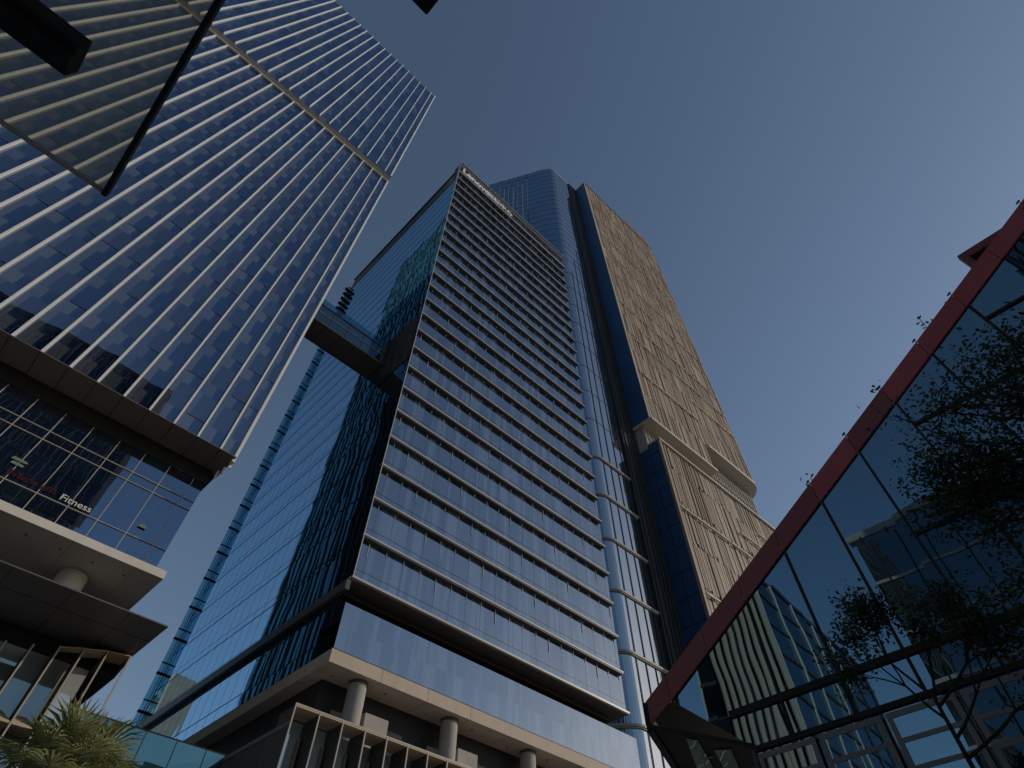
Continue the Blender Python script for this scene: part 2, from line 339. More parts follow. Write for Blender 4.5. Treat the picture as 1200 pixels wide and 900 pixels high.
# brown soffit under the fins and the recessed podium front
b = MB(); b.box(UEND, UL - .05, WF - .42, 9.2, 37.5, 37.55); SOF = b.build('soffit', M['brown'], LT)
b = MB()
for i in range(nb + 1): b.box(-11.85 - 2.08 * i - .02, -11.85 - 2.08 * i + .02, WF - .41, 9.15, 37.475, 37.498)
b.build('soffit_joints', M['black'], SOF)
b = MB()
b.box(UL - .10, UL + .10, WF + .45, WF + .55, 36.9, 37.48); b.box(UL - .25, UL - .08, WF + 1.3, WF + 1.4, 36.75, 37.48); b.box(UL - .42, UL - .26, WF + 2.1, WF + 2.2, 36.6, 37.48)
b.build('corner_steps', M['white'], LT)
GW = 8.75
b = MB()
b.quad((UEND, GW, 25.9), (-11.1, GW, 25.9), (-11.1, GW, 36.0), (UEND, GW, 36.0), 0)
b.quad((-11.1, GW, 25.9), (-11.1, 20, 25.9), (-11.1, 20, 36.0), (-11.1, GW, 36.0), 0)
b.build('podium_glass', M['fit'], LT, fix=False)
MB().box(UEND, -11.0, GW - .05, 20, 36.01, 37.48).build('podium_head', M['black'], LT)
b = MB()
for i in range(22):
    u = -12.08 - 2.08 * i; b.box(u - .028, u + .028, GW - .09, GW - .004, 26.0, 35.95)
for zt in (33.9, 33.05, 29.08): b.box(UEND, -11.1, GW - .085, GW - .004, zt - .028, zt + .028)
b.build('podium_mullions', M['bronze_light'], LT)
b = MB(); b.box(UEND, -10.78, 5.9, 14, 25.43, 26.02); WSL = b.build('white_slab', M['white_soffit'], LT)
b = MB()
for i in range(8): b.box(-12.6 - 4.2 * i, -12.58 - 4.2 * i, 6.0, 13.9, 25.424, 25.429)
b.build('soffit_joints', M['alu_dark'], WSL)
for i in range(6): MB().cyl(-12.9 - 2.1 * i, 7.4, 25.40, 25.428, .09, n=16).build('downlight', M['alu_dark'], WSL)
b = MB(); b.cyl(-15.3, 9.75, 20.2, 25.42, 0.92); LC = b.build('column', M['white_soffit'], LT)
MB().cyl(-15.3, 9.75, 25.33, 25.428, 0.98).build('collar', M['alu'], LC)
b = MB(); b.box(UEND, -10.2, 0.72, 14, 20.0, 20.07); CNP = b.build('canopy', M['canopy_brown'], LT)
b = MB()
for i in range(12): b.box(-12.4 - 3.1 * i, -12.37 - 3.1 * i, .75, 13, 19.985, 19.998)
b.box(UEND, -10.25, 3.1, 3.13, 19.985, 19.998)
b.build('canopy_joints', M['black'], CNP)
# lower bays with blade fins, frosted glass and tan sills
BW = 5.2
tops = [18.45, 18.75, 19.10, 19.42, 19.72, 19.86]
us = [-16.52, -15.27, -14.03, -12.83, -11.63, -10.35]
for i in range(12): us.insert(0, us[0] - 1.25); tops.insert(0, 18.3)
for i, (u, zt) in enumerate(zip(us, tops)):
    last = i >= len(us) - 2
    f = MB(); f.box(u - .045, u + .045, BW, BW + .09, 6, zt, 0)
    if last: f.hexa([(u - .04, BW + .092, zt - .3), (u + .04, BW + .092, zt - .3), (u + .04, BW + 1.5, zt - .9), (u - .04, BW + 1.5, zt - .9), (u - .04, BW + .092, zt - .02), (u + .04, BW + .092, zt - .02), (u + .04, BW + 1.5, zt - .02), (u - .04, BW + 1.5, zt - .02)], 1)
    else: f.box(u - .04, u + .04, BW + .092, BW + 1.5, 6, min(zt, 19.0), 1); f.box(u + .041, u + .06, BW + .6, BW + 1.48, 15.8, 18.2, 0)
    f.build('blade_fin', [M['bronze_light'], M['alu_dark']], LT)  # blade sides carry their shade in the colour, pale front edge kept
for i in range(len(us) - 4, len(us) - 1):
    d = (.75, 1.3, 1.75)[i - len(us) + 4]
    a, c = us[i] + .05, us[i + 1] - .05
    MB().hexa([(a, BW + .02, tops[i] - .05), (c, BW + .02, tops[i + 1] - .05), (c - .0, BW + d, tops[i + 1] - .05), (a, BW + d, tops[i] - .05),
            (a, BW + .02, tops[i]), (c, BW + .02, tops[i + 1]), (c, BW + d, tops[i + 1]), (a, BW + d, tops[i])]).build('bay_soffit', M['soffit_wood'], LT)
b = MB(); b.quad((UEND, BW + 1.6, 6), (-11.75, BW + 1.6, 6), (-11.75, BW + 1.6, 19.0), (UEND, BW + 1.6, 19.0)); b.build('bay_glass', M['frost'], LT, fix=False)
b = MB(); b.box(UEND, -10.3, BW + 1.5, 13, 19.02, 19.98)
b.box(UEND, -11.8, BW + 1.7, 13, 0, 19.0); b.build('bay_backing', M['black'], LT)
for i in range(len(us) - 7, len(us) - 2):
    a, c = us[i] + .05, us[i + 1] - .05
    MB().hexa([(a, BW + .03, 14.9), (c, BW + .03, 14.9), (c, BW + 1.45, 14.9), (a, BW + 1.45, 14.9), (a, BW + .03, 15.0), (c, BW + .03, 15.0), (c - .5, BW + 1.45, 15.8), (a, BW + 1.45, 15.8)]).build('bay_sill', M['soffit_wood'], LT)

def text_mesh(name, body, size, depth, mat, p, yaw_axis='u', parent=None, squash=1.0, shear=0.0, weight=0.0):
    """lettering as mesh: reads along u on a wall that faces -w"""
    cu = bpy.data.curves.new(name, 'FONT'); cu.body = body; cu.size = size; cu.extrude = depth; cu.resolution_u = 3; cu.shear = shear; cu.offset = weight
    o = bpy.data.objects.new(name, cu); COL.objects.link(o)
    bpy.context.view_layer.update()
    dg = bpy.context.evaluated_depsgraph_get(); me = bpy.data.meshes.new_from_object(o.evaluated_get(dg))
    bpy.data.objects.remove(o); bpy.data.curves.remove(cu)
    for v in me.vertices: v.co = Vector((v.co.x * squash, -v.co.z, v.co.y))
    me.materials.clear(); me.materials.append(mat); me.name = name
    r = bpy.data.objects.new(name, me); COL.objects.link(r)
    r.location = world_of(*p); r.rotation_euler = (0, 0, ROT); return r
t = text_mesh('gym_sign', 'Fitness', 0.72, 0.02, M['sign_white'], (-19.12, GW - .13, 29.30), squash=1.1, weight=0.0); tag(t, 'white lettering reading Fitness on the dark blue podium glass', 'sign')
b = MB(); r = random.Random(12); x = -22.6
while x < -19.5:
    for k in range(r.choice((1, 2, 2))):
        b.box(x + .13 * k, x + .13 * k + .06, GW - .13, GW - .11, 29.45, 29.45 + r.choice((.3, .3, .45)))
    if r.random() < .6: b.box(x, x + .19, GW - .129, GW - .111, 29.46, 29.52)
    if r.random() < .5: b.box(x, x + .19, GW - .128, GW - .112, 29.70, 29.75)
    x += .30
t = b.build('shop_sign', M['sign_dull_red'], None); tag(t, 'dim red lettering in the dark glass left of the white Fitness sign', 'sign')
b = MB()
for k, (du, z, n) in enumerate(((0, 30.62, 1.0), (.15, 30.28, .8))):
    b.prism([(0, 0), (1, 0), (1, .04), (0, .04)], 0, .01) if False else None
    a0 = -23.1 + du
    b.add([(a0 + n * x, GW - .12 - y, z + h) for x, y, h in ((0, 0, .05), (.12, 0, 0), (.95, 0, 0), (1.1, 0, .1), (.95, 0, .2), (.15, 0, .24), (0, .03, .05), (.12, .03, 0), (.95, .03, 0), (1.1, .03, .1), (.95, .03, .2), (.15, .03, .24))],
          [(0, 1, 2, 3, 4, 5), (6, 7, 8, 9, 10, 11)] + [(i, (i + 1) % 6, 6 + (i + 1) % 6, 6 + i) for i in range(6)])
lg = b.build('logo_sign', M['sign_green'], None); tag(lg, 'pale green leaf shaped logo above the dim red shop lettering', 'sign')
b = MB()
b.add([(-13.45 + .3 * math.cos(t) , GW - .12 - dy, 29.92 + .3 * math.sin(t)) for dy in (0, .04) for t in [math.pi * k / 6 for k in range(7)]],
      [tuple(range(7)), tuple(range(7, 14))] + [(i, (i + 1) % 7, 7 + (i + 1) % 7, 7 + i) for i in range(7)])
hs = b.build('badge_sign', M['sign_green'], None); tag(hs, 'small pale half round badge on podium glass right of the Fitness lettering', 'sign')

# ------------------------------------------------------------------ middle tower with horizontal sunshades
CT = thing('office_tower', 'dark blue glass tower in the middle with horizontal sunshade ledges on its front', 'tower', 16, 16)
UR, WG = 32.95, 0.5
ST = 4.012; Z0 = 28.15
b = MB(); b.quad((.12, WG, 28.1), (UR, WG, 28.1), (UR, WG, 134.4), (.12, WG, 134.4)); FG = b.build('front_glass', M['ct_front'], CT, fix=False)
for k in range(26):
    zt = Z0 + ST * k
    if k == 0:
        MB().box(0.0, 32.8, 0.0, 3.25, zt - .2, zt).build('sunshade', M['alu'], CT)
    else:
        s = MB().box(0.0, 32.8, 0.0, WG - .005, zt - .16, zt, 0)
        s.box(0.02, 32.75, 0.06, WG - .006, zt - .30, zt - .162, 1)
        s.build('sunshade', [M['alu'], M['alu_dark']], CT)
MB().box(.02, 32.7, .1, 3.2, Z0 - .28, Z0 - .222).build('canopy_soffit', M['brown'], CT)
MB().box(.4, 31.5, 1.7, 3.2, Z0 - .75, Z0 - .282).build('canopy_beam', M['black'], CT)
b = MB()
for k in range(26):
    zt = Z0 + ST * k
    for i in range(20):
        u = 1.0 + 1.75 * i
        if u > 33.2: break
        b.box(u - .008, u + .008, WG - .012, WG - .004, zt + .02, zt + ST - .9, 1); b.box(u - .025, u + .025, WG - .07, WG - .004, zt + ST - .8 - .9 * ((i * 7 + k * 3) % 4 == 0), zt + ST - .32)
b.build('mullions', [M['alu'], M['alu_dark']], FG)
b = MB()
for k in range(26):
    zt = Z0 + ST * k; b.box(.12, UR, WG - .02, WG - .003, zt + .95, zt + .985)
b.build('spandrel_joints', M['alu_dark'], FG)
for zt in (128.75, 132.9, 134.9):
    MB().box(0, 32.9, 0.0, WG - .01, zt - .2, zt).build('parapet_rail', M['alu'], CT)
MB().box(.14, UR, WG + .02, 2.2, 28.2, 134.3).build('front_wall', M['slot'], CT)
# left side: blue mirror glass with fine black floor lines
SW = 37.15
b = MB(); b.quad((0, .6, 22.0), (0, SW, 22.0), (0, SW, 123.2), (0, .6, 123.2)); b.quad((0, 0.0, 28.2), (0, .6, 28.2), (0, .6, 134.8), (0, 0.0, 134.8)); SG = b.build('side_glass', M['ct_side'], CT, fix=False)
MB().box(.03, .11, .02, .49, 28.2, 134.8).build('corner_blade', M['alu'], CT)
b = MB()
for k in range(25):
    zt = 27.4 + 4.012 * k
    if zt > 123: break
    if k: b.box(-.025, -.004, 0.15, SW, zt - .03, zt + .03)
    b.box(-.012, -.004, 0.15, SW, zt + .86, zt + .88)
b.box(-.02, -.004, 0.3, SW, 23.47, 23.52)
for i in range(20): b.box(-.01, -.003, 1.2 + 1.75 * i - .006, 1.2 + 1.75 * i + .006, 22.1, 60)
b.build('side_joints', M['black'], SG)
b = MB(); b.box(-.06, -.01, .35, 7.0, 57.8, 68.2)  # black sheet painted in for the dark reflection beside the bridge end
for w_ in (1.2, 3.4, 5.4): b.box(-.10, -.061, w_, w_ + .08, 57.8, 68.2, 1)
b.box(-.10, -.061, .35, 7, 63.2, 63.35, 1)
b.build('dark_reflection_panel', [M['black'], M['alu_dark']], CT)
MB().box(-.42, -.06, -.1, 35.0, 26.75, 27.55).build('side_rail', M['alu_dark'], CT)
b = MB(); b.box(-.05, 30, 1.05, SW + .3, 123.21, 128.8, 0); b.box(-.10, -.06, 1.1, SW + .2, 125.6, 125.9, 1); b.box(-.3, 30, 1.05, SW + .5, 128.81, 129.1, 0)
b.build('roof_louvre', [M['alu_dark'], M['grey_frame']], CT)
b = MB(); b.box(.15, UR - .02, 2.22, SW - .05, 28.2, 123.1); b.box(.15, UR - .02, 3.24, SW - .05, 22.2, 28.18); b.build('tower_body', M['slot'], CT)
# narrow glass fin standing out from the far end, with dark transoms
b = MB(); b.box(-.76, -.01, SW + .02, SW + .07, 18, 123); ES = b.build('end_screen', M['ct_blade'], CT)
b = MB()
for k in range(-1, 24):
    zt = 29.2 + 4.012 * k
    b.box(-.80, -.005, SW - .06, SW + .14, zt - .12, zt + .12); b.box(-.78, -.005, SW - .03, SW + .11, zt + 1.12, zt + 1.22)
    if zt > 94: b.box(-.79, -.005, SW - .05, SW + .13, zt + 2.3, zt + 2.6)
for u in (-.28, -.06): b.box(u, u + .045, SW - .02, SW + .10, 18, 123)
b.build('screen_transoms', M['black'], ES)
b = MB()
for k in range(5): b.box(-1.25, .2, SW - .1, SW + .3, 113.5 + 2.2 * k, 114.3 + 2.2 * k)
b.build('roof_brackets', M['black'], ES)
# lower glass box, beige slab, columns
b = MB(); b.quad((.05, .12, 22.1), (33.4, .12, 22.1), (33.4, .12, 25.9), (.05, .12, 25.9)); b.quad((.05, .12, 22.1), (.05, 1.6, 22.1), (.05, 1.6, 25.9), (.05, .12, 25.9)); b.build('lobby_glass', M['ct_front'], CT, fix=False)
MB().box(.06, 33.4, .14, 3.2, 25.85, 25.92).build('lobby_head', M['black'], CT)
MB().box(.1, 33.4, .2, 3.2, 22.1, 25.84).build('lobby_wall', M['slot'], CT)
b = MB(); b.box(-.3, 36, -.4, 40, 21.17, 22.08); 
for i in range(9): b.box(3.9 + 4.1 * i - .012, 3.9 + 4.1 * i + .012, -.405, 1.95, 21.165, 22.075, 1)
for i in range(9): b.box(-.305, .7, 4.1 * i + 3.6, 4.1 * i + 3.624, 21.165, 22.075, 1)
SLB = b.build('stone_slab', [M['stone'], M['alu_dark']], CT)
for i in range(8): MB().cyl(1.0 + 4.1 * i, .75 if i % 2 else 1.2, 21.14, 21.168, .09, n=16).build('downlight', M['alu_dark'], SLB)
MB().box(-.26, 36, -.36, 40, 22.082, 22.16).build('slab_flashing', M['black'], CT)
MB().box(.78, 36, 2.02, 39, 15.6, 21.16).build('recess_wall', M['slot'], CT)
for u in (2.85, 11.05, 19.25, 27.45):
    c = MB().cyl(u, .72, 14.7, 21.165, .62, n=48).build('column', M['concrete'], CT)
    MB().cyl(u, .72, 20.95, 21.163, .66, n=48).build('collar', M['alu_dark'], c)
for u in (3.9, 12.1, 20.3): MB().box(u, u + 1.9, .75, 1.9, 14.6, 19.55).build('plinth_block', M['concrete'], CT)
# projecting podium with boxed bays
PW, PU = -6.0, -4.3
b = MB(); b.box(PU + .05, 36, -4.1, 2.0, 0.2, 14.6); b.build('podium_wall', M['slot'], CT)
b = MB(); b.box(PU, PU + .04, -5.9, 40, 0.2, 14.6, 0); b.box(PU - .04, PU - .002, -5.9, 30, 14.5, 14.72, 1)
for i in range(9): b.box(PU - .012, PU - .002, -4 + 3.2 * i, -3.96 + 3.2 * i, 0.3, 14.45, 1)
b.build('podium_side', [M['alu_dark'], M['grey_frame']], CT)
b = MB(); b.box(PU + .01, 36, -4.02, 40, 14.605, 14.68); b.build('podium_roof', M['paving'], CT)
b = MB(); b.quad((PU + .05, -4.5, 1), (36, -4.5, 1), (36, -4.5, 15.3), (PU + .05, -4.5, 15.3)); b.build('bay_glass', M['bay_glass'], CT, fix=False)
nbay = 27
for i in range(nbay + 1):
    u = PU + 1.44 * i
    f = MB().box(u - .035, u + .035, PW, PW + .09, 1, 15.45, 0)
    f.box(u - .03, u + .03, PW + .092, -4.52, 1, 15.38, 1)  # fin sides darker than the edge: their shade is put into the colour
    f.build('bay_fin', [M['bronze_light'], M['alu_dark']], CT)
MB().box(PU - .03, 36, PW, PW + .09, 15.452, 15.54).build('bay_top_rail', M['bronze_light'], CT)
for i in range(nbay):
    u0, u1 = PU + 1.44 * i + .04, PU + 1.44 * (i + 1) - .04
    MB().box(u0, u1, PW + .02, -4.53, 15.38, 15.45).build('bay_soffit', M['soffit_wood'], CT)
for i in range(nbay):
    u0, u1 = PU + 1.44 * i + .04, PU + 1.44 * (i + 1) - .04
    MB().hexa([(u0, PW + .03, 11.95), (u1, PW + .03, 11.95), (u1, -4.53, 11.95), (u0, -4.53, 11.95), (u0, PW + .03, 12.1), (u1 - .5, PW + .03, 12.1), (u1 - .9, -4.53, 12.85), (u0, -4.53, 12.85)]).build('bay_sill', M['bronze_light'], CT)
    MB().box(u1 - .16, u1 - .09, -4.85, -4.53, 12.7, 14.5).build('bay_vent', M['bronze_light'], CT)
# sign on the roof edge
t = text_mesh('rooftop_sign', 'Lenovo', 3.6, 0.08, M['sign_white'], (0.75, -.16, 128.9), squash=0.72, weight=0.13); tag(t, 'large white sign letters at the top left corner of the ledged tower front', 'sign', 'white letters along the roof edge')
t = text_mesh('rooftop_sign', '\u8054\u60f3\u4e2d\u5fc3', 2.3, 0.08, M['sign_white'], (7.7, -.16, 129.0), squash=0.85, weight=0.07); tag(t, 'smaller white sign characters right of the large white roof letters', 'sign', 'white letters along the roof edge')

# ------------------------------------------------------------------ sky bridge between the two towers
SB = thing('sky_bridge', 'enclosed dark footbridge high up between the finned tower and the ledged tower', 'bridge', -5, 8.8, 63.3)
MB().box(UL - .02, -.02, 7.2, 10.55, 63.3, 63.6).build('deck_soffit', M['brown'], SB)
DS = bpy.data.objects['deck_soffit']
b = MB()
for i in range(1, 5): b.box(UL + 2.1 * i - .03, UL + 2.1 * i + .03, 7.25, 10.5, 63.27, 63.298)
b.build('soffit_joints', M['black'], DS)
MB().box(UL, -.02, 7.22, 7.28, 63.61, 66.6).build('glass_wall', M['bridge_glass'], SB)
MB().box(UL, -.02, 10.47, 10.53, 63.61, 66.6).build('glass_wall', M['bridge_glass'], SB)
MB().box(UL, -.02, 7.15, 10.6, 66.62, 66.85).build('roof', M['alu_dark'], SB)
MB().box(UL, -.02, 7.16, 7.2, 65.1, 65.22).build('hand_rail', M['alu'], SB)
MB().box(UL, -.02, 7.18, 7.23, 66.87, 68.0).build('parapet_glass', M['ct_blade'], SB)
MB().box(-.5, -.03, 7.0, 7.15, 62.9, 68.3).build('end_post', M['alu_dark'], SB)
b = MB()
for i in range(1, 5): b.box(UL + 2.3 * i - .03, UL + 2.3 * i + .03, 7.185, 7.218, 63.62, 66.6)
b.build('wall_mullions', M['black'], SB)

# ------------------------------------------------------------------ rear tower: rounded glass core with ribbed beige wing
RT = thing('office_tower', 'tallest rear tower with rounded blue glass corner and ribbed beige wing', 'tower', 80, 30)
H = 280.7
P0, P1, P2, P3 = (37.0, 39.5), (49.0, 17.82), (51.21, 12.84), (66.96, 12.8)
def bez(a, c, d, n):
    return [((1 - t) ** 2 * a[0] + 2 * t * (1 - t) * c[0] + t * t * d[0], (1 - t) ** 2 * a[1] + 2 * t * (1 - t) * c[1] + t * t * d[1]) for t in [i / n for i in range(n + 1)]]
CA, CB_ = (47.3, 20.8), (53.4, 12.83)
curve = bez(CA, (50.9, 13.4), CB_, 12)
core = [(37.0, 39.0), (CA[0], CA[1])] + curve[1:] + [(66.9, 12.8)]
b = MB()
for i in range(len(core) - 1):
    (a0, a1), (c0, c1) = core[i], core[i + 1]
    front = i >= len(core) - 4
    b.quad((a0, a1, 0), (c0, c1, 0), (c0, c1, H), (a0, a1, H), 1 if i >= 10 else 0)
b.build('core_glass', [M['rt_glass'], M['rt_front']], RT, fix=False)
b = MB(); b.prism(core + [(90, 14), (90, 40)], H + .02, H + .9); b.build('core_roof', M['alu'], RT)
b = MB(); b.prism([(p[0] + .8, p[1] + .8) for p in core] + [(90, 15), (90, 40)], 0.5, H - .2); b.build('core_body', M['slot'], RT)
def offset_path(path, d):
    out = []
    for i, p in enumerate(path):
        a = path[max(0, i - 1)]; c = path[min(len(path) - 1, i + 1)]
        tx, ty = c[0] - a[0], c[1] - a[1]; l = math.hypot(tx, ty); out.append((p[0] + d * (ty / l), p[1] - d * (tx / l)))
    return out
def ring(mb, path, d0, d1, z0, z1, m=0):
    a = offset_path(path, d0); c = offset_path(path, d1)
    for i in range(len(path) - 1):
        mb.hexa([(*a[i], z0), (*a[i + 1], z0), (*c[i + 1], z0), (*c[i], z0), (*a[i], z1), (*a[i + 1], z1), (*c[i + 1], z1), (*c[i], z1)], m)
fr_path = core[1:]
for k in range(7):
    zk = 77.5 - 10.3 * (k - 1) if k else 87.8
    r = MB(); ring(r, fr_path, .01, .36, zk - .12, zk + .2); ring(r, fr_path, .01, .2, zk - .3, zk - .13)
    r.build('curved_ledge', M['ledge'], RT)
b = MB(); z = 100.0
while z < H - 3:
    ring(b, core, .005, .05, z - .06, z + .06); z += 10.3 / 2 if z > 180 else 10.3
b.build('floor_joints', M['slot'], RT)
b = MB()
for i in range(6):
    u = 54.4 + 2.35 * i; b.box(u - .045, u + .045, 12.68, 12.79, 0, 175 + 12 * i)
for i, p in enumerate(((40.0, 33.8), (42, 30.2), (44, 26.6), (46, 23.0))):
    b.box(p[0] - .15, p[0] + .02, p[1] - .12, p[1] + .1, 200, H)
b.build('core_mullions', M['slot'], RT)
b = MB()
for i in range(9):
    t = .08 + .1 * i; u = 37 + t * 10.3; w = 39 - t * 18.2
    z = 215 + (i % 3) * 9; b.box(u - .22, u - .02, w - .1, w + .1, z, H - 8 - 6 * (i % 2))
b.build('pale_mullions', M['alu'], RT)
# dark recessed slot between core and wing
b = MB(); b.box(62.9, 68.9, 12.3, 13.4, 0, H - .5, 0)
b.build('recess_slot', M['slot'], RT)
b = MB()
for u in (63.6, 65.1, 66.2, 67.3): b.box(u - .06, u + .06, 12.1, 12.29, 0, H - 1)
b.build('slot_mullions', M['slot'], RT)
# beige wing: upper block, right block that stops higher, lower block
BA, BB = (68.3, 7.5), (117.9, 6.6)
def bpt(s, d=0.0):                         # s metres along the wing, d metres out of its face
    L = 49.9; tx, ty = (BB[0] - BA[0]) / 49.6, (BB[1] - BA[1]) / 49.6
    return (BA[0] + tx * s + ty * d, BA[1] + ty * s - tx * d)
def rib_screen(name, s0, s1, z0, z1, seed, dens, lines, dark_zones):
    r = random.Random(seed); mb = MB()
    zc = z0
    while zc < z1 - 1:
        zn = min(zc + 10.3, z1); s = s0
        f = (zc - z0) / max(1, z1 - z0)
        while s < s1 - .05:
            wd = min(r.choice((.3, .3, .38, .45, .6)), s1 - s)
            dens_here = dens(f, (s - s0) / (s1 - s0))
            gap = r.uniform(.12, .36) if r.random() < dens_here * .8 else 0.012
            dp = r.choice((.10, .16, .16, .24, .32))
            a0, a1, c0, c1 = bpt(s, .02), bpt(s + wd, .02), bpt(s + wd, dp), bpt(s, dp)
            mi = r.choices((0, 1, 2, 3), (4, 4, 2, 3))[0]
            zz0 = zc + (r.uniform(0, 1.0) if zc > z0 and r.random() < dens_here * .6 else 0); zz1 = zn - .02
            mb.hexa([(*a0, zz0), (*a1, zz0), (*c0, zz0), (*c1, zz0), (*a0, zz1), (*a1, zz1), (*c0, zz1), (*c1, zz1)], mi)
            s += wd + gap
        zc = zn
    return mb.build(name, M['beige'], RT, fix=False)
def wing_block(name, s0, s1, z0, z1, depth):
    p = [bpt(s0), bpt(s1), bpt(s1, -depth), bpt(s0, -depth)]
    return MB().prism(p, z0, z1).build(name, M['slot'], RT)
ZA, ZB, ZD = 108.3, 118.0, 101.0
dens_u = lambda f, s: max(.05, .65 - 1.6 * f - .35 * abs(s - .25)) if f < .5 else (.12 if f < .85 else .22)
wing_block('wing_body', 0.1, 49.3, ZB + .3, H - .3, 5)
wing_block('wing_body', 0.1, 26.2, ZA + .3, ZB + .28, 5)
rib_screen('rib_screen', 0.4, 26.4, ZA, ZB, 3, lambda f, s: .5, None, None)
rib_screen('rib_screen', 0.4, 49.4, ZB, H, 4, dens_u, None, None)
# rounded right-hand end of the upper wing
def round_end(z0, z1, name):
    cx = [bpt(49.3 + 3.2 * math.sin(t), .35 - 3.4 * (1 - math.cos(t))) for t in [math.pi / 2 * i / 6 for i in range(7)]]
    cx = cx + [bpt(52.5, -6), bpt(49.3, -6)]
    return MB().prism(cx, z0, z1).build(name, M['beige'][1], RT)
round_end(ZB - .2, H - 30, 'rounded_end')
MB().prism([bpt(-.1, .85), bpt(26.6, .85), bpt(26.6, -5.2), bpt(-.1, -5.2)], ZA - .9, ZA - .02).build('wing_soffit', M['trim_pale'], RT)
cx = [bpt(26.62, 1.0)] + [bpt(47.0 + 6.4 * math.sin(t), 1.0 - 6.8 * (1 - math.cos(t))) for t in [math.pi / 2 * i / 9 for i in range(10)]] + [bpt(53.4, -6.5), bpt(26.62, -6.5)]
MB().prism(cx, ZB - 1.3, ZB - .22).build('wing_soffit', M['trim_pale'], RT)
MB().prism([bpt(-.1, .3), bpt(.4, .3), bpt(.4, .05), bpt(-.1, .05)], ZA, H).build('wing_edge_trim', M['trim_pale'], RT)
MB().prism([bpt(-.2, .5), bpt(49.5, .5), bpt(49.5, -5.2), bpt(-.2, -5.2)], H + .02, H + .8).build('wing_coping', M['beige'][2], RT)
MB().prism([bpt(24, -.2), bpt(48.8, -.2), bpt(48.8, -4), bpt(24, -4)], H + .82, H + 2.6).build('roof_screen', M['concrete'], RT)
for zz, sa, sb in ((128, 3, 27), (137.5, 26.6, 49), (147, 4, 49), (157, 10, 49), (167, 1, 30), (177.5, 12, 49), (190, 5, 40), (206, 8, 49), (222, 2, 44), (240, 6, 49), (258, 3, 49)):
    q = [bpt(sa, .72), bpt(sb, .72), bpt(sb, .5), bpt(sa, .5)]; h = .22 if zz < 180 else .1
    MB().prism(q, zz - h, zz + h).build('string_course', M['trim_pale'], RT)
MB().quad((*bpt(0, 0), ZA), (*bpt(0, -5.2), ZA), (*bpt(0, -5.2), H), (*bpt(0, 0), H)).build('side_panel', M['blue_panel'], RT, fix=False)
# recessed pale storey, then the lower wing
MB().prism([bpt(.6, -2.6), bpt(50.5, -2.6), bpt(50.5, -6), bpt(.6, -6)], ZD - 1, ZA - .75).build('recess_storey', M['concrete'], RT)
MB().prism([bpt(26.7, -2.6), bpt(50.5, -2.6), bpt(50.5, -6), bpt(26.7, -6)], ZA - .74, ZB - .95).build('recess_storey', M['concrete'], RT)
b = MB()
for i in range(34):
    s = .7 + 1.5 * i; b.prism([bpt(s, -2.3), bpt(s + .14, -2.3), bpt(s + .14, -2.59), bpt(s, -2.59)], ZD, ZB - 1 if s > 26 else ZA - .75)
for zz in (104.5, 110.5, 114): b.prism([bpt(.6 if zz < 108 else 27, -2.32), bpt(50, -2.32), bpt(50, -2.58), bpt(.6 if zz < 108 else 27, -2.58)], zz - .1, zz + .1)
b.build('recess_lattice', M['trim_pale'], RT)
wing_block('lower_body', 0.9, 62, 0.5, ZD - .3, 5)
rib_screen('rib_screen', 1.7, 61.8, 1, ZD, 9, lambda f, s: .42, None, None)
MB().prism([bpt(.9, .62), bpt(1.65, .62), bpt(1.65, .03), bpt(.9, .03)], 1, ZD).build('wing_edge_trim', M['beige'][1], RT)
MB().prism([bpt(.8, .8), bpt(62, .8), bpt(62, -5.2), bpt(.8, -5.2)], ZD + .02, ZD + .55).build('lower_coping', M['trim_pale'], RT)
for zz, sa, sb in ((81.5, 2, 27), (88, 26, 46), (93, 36, 60), (61.5, 2, 20), (70, 24, 52), (51, 2, 14)):
    MB().prism([bpt(sa, .85), bpt(sb, .85), bpt(sb, .5), bpt(sa, .5)], zz - .16, zz + .16).build('string_course', M['trim_pale'], RT)
MB().quad((*bpt(.86, 0), 1), (*bpt(.86, -5.2), 1), (*bpt(.86, -5.2), ZD), (*bpt(.86, 0), ZD)).build('side_panel', M['blue_panel'], RT, fix=False)
b = MB(); z = 5.0
while z < ZD:
    b.prism([bpt(.80, -.05), bpt(.855, -.05), bpt(.855, -5.1), bpt(.80, -5.1)], z - .06, z + .06); z += 5.15
b.prism([bpt(.80, -2.5), bpt(.855, -2.5), bpt(.855, -2.62), bpt(.80, -2.62)], 1, ZD - .2)
b.build('panel_joints', M['slot'], RT)
# red sign on the roof of the wing
b = MB(); r = random.Random(5)
for i in range(13):
    s = 30.5 + 1.35 * i; h = r.uniform(4.5, 6.2)
    for k in range(3): b.prism([bpt(s + .4 * k, .35), bpt(s + .25 + .4 * k, .35), bpt(s + .25 + .4 * k, .1), bpt(s + .4 * k, .1)], H + .9, H + .9 + h * r.uniform(.6, 1))
    b.prism([bpt(s, .34), bpt(s + 1.0, .34), bpt(s + 1.0, .12), bpt(s, .12)], H + .9 + h * .45, H + .9 + h * .62)
sg = b.build('rooftop_sign', M['sign_red'], None); tag(sg, 'red sign characters along the roof edge of the beige rear wing', 'sign')

# ------------------------------------------------------------------ red edged glass building at right
RB = thing('glass_building', 'low dark glass building at right with a raking red roof edge', 'building', 8, -36)
U0 = -.65
rake = lambda w: 10.94 + (-24.4 - w) * 0.594           # top of the red edge
def rz(w, d): return rake(w) - d
WE = -66.0
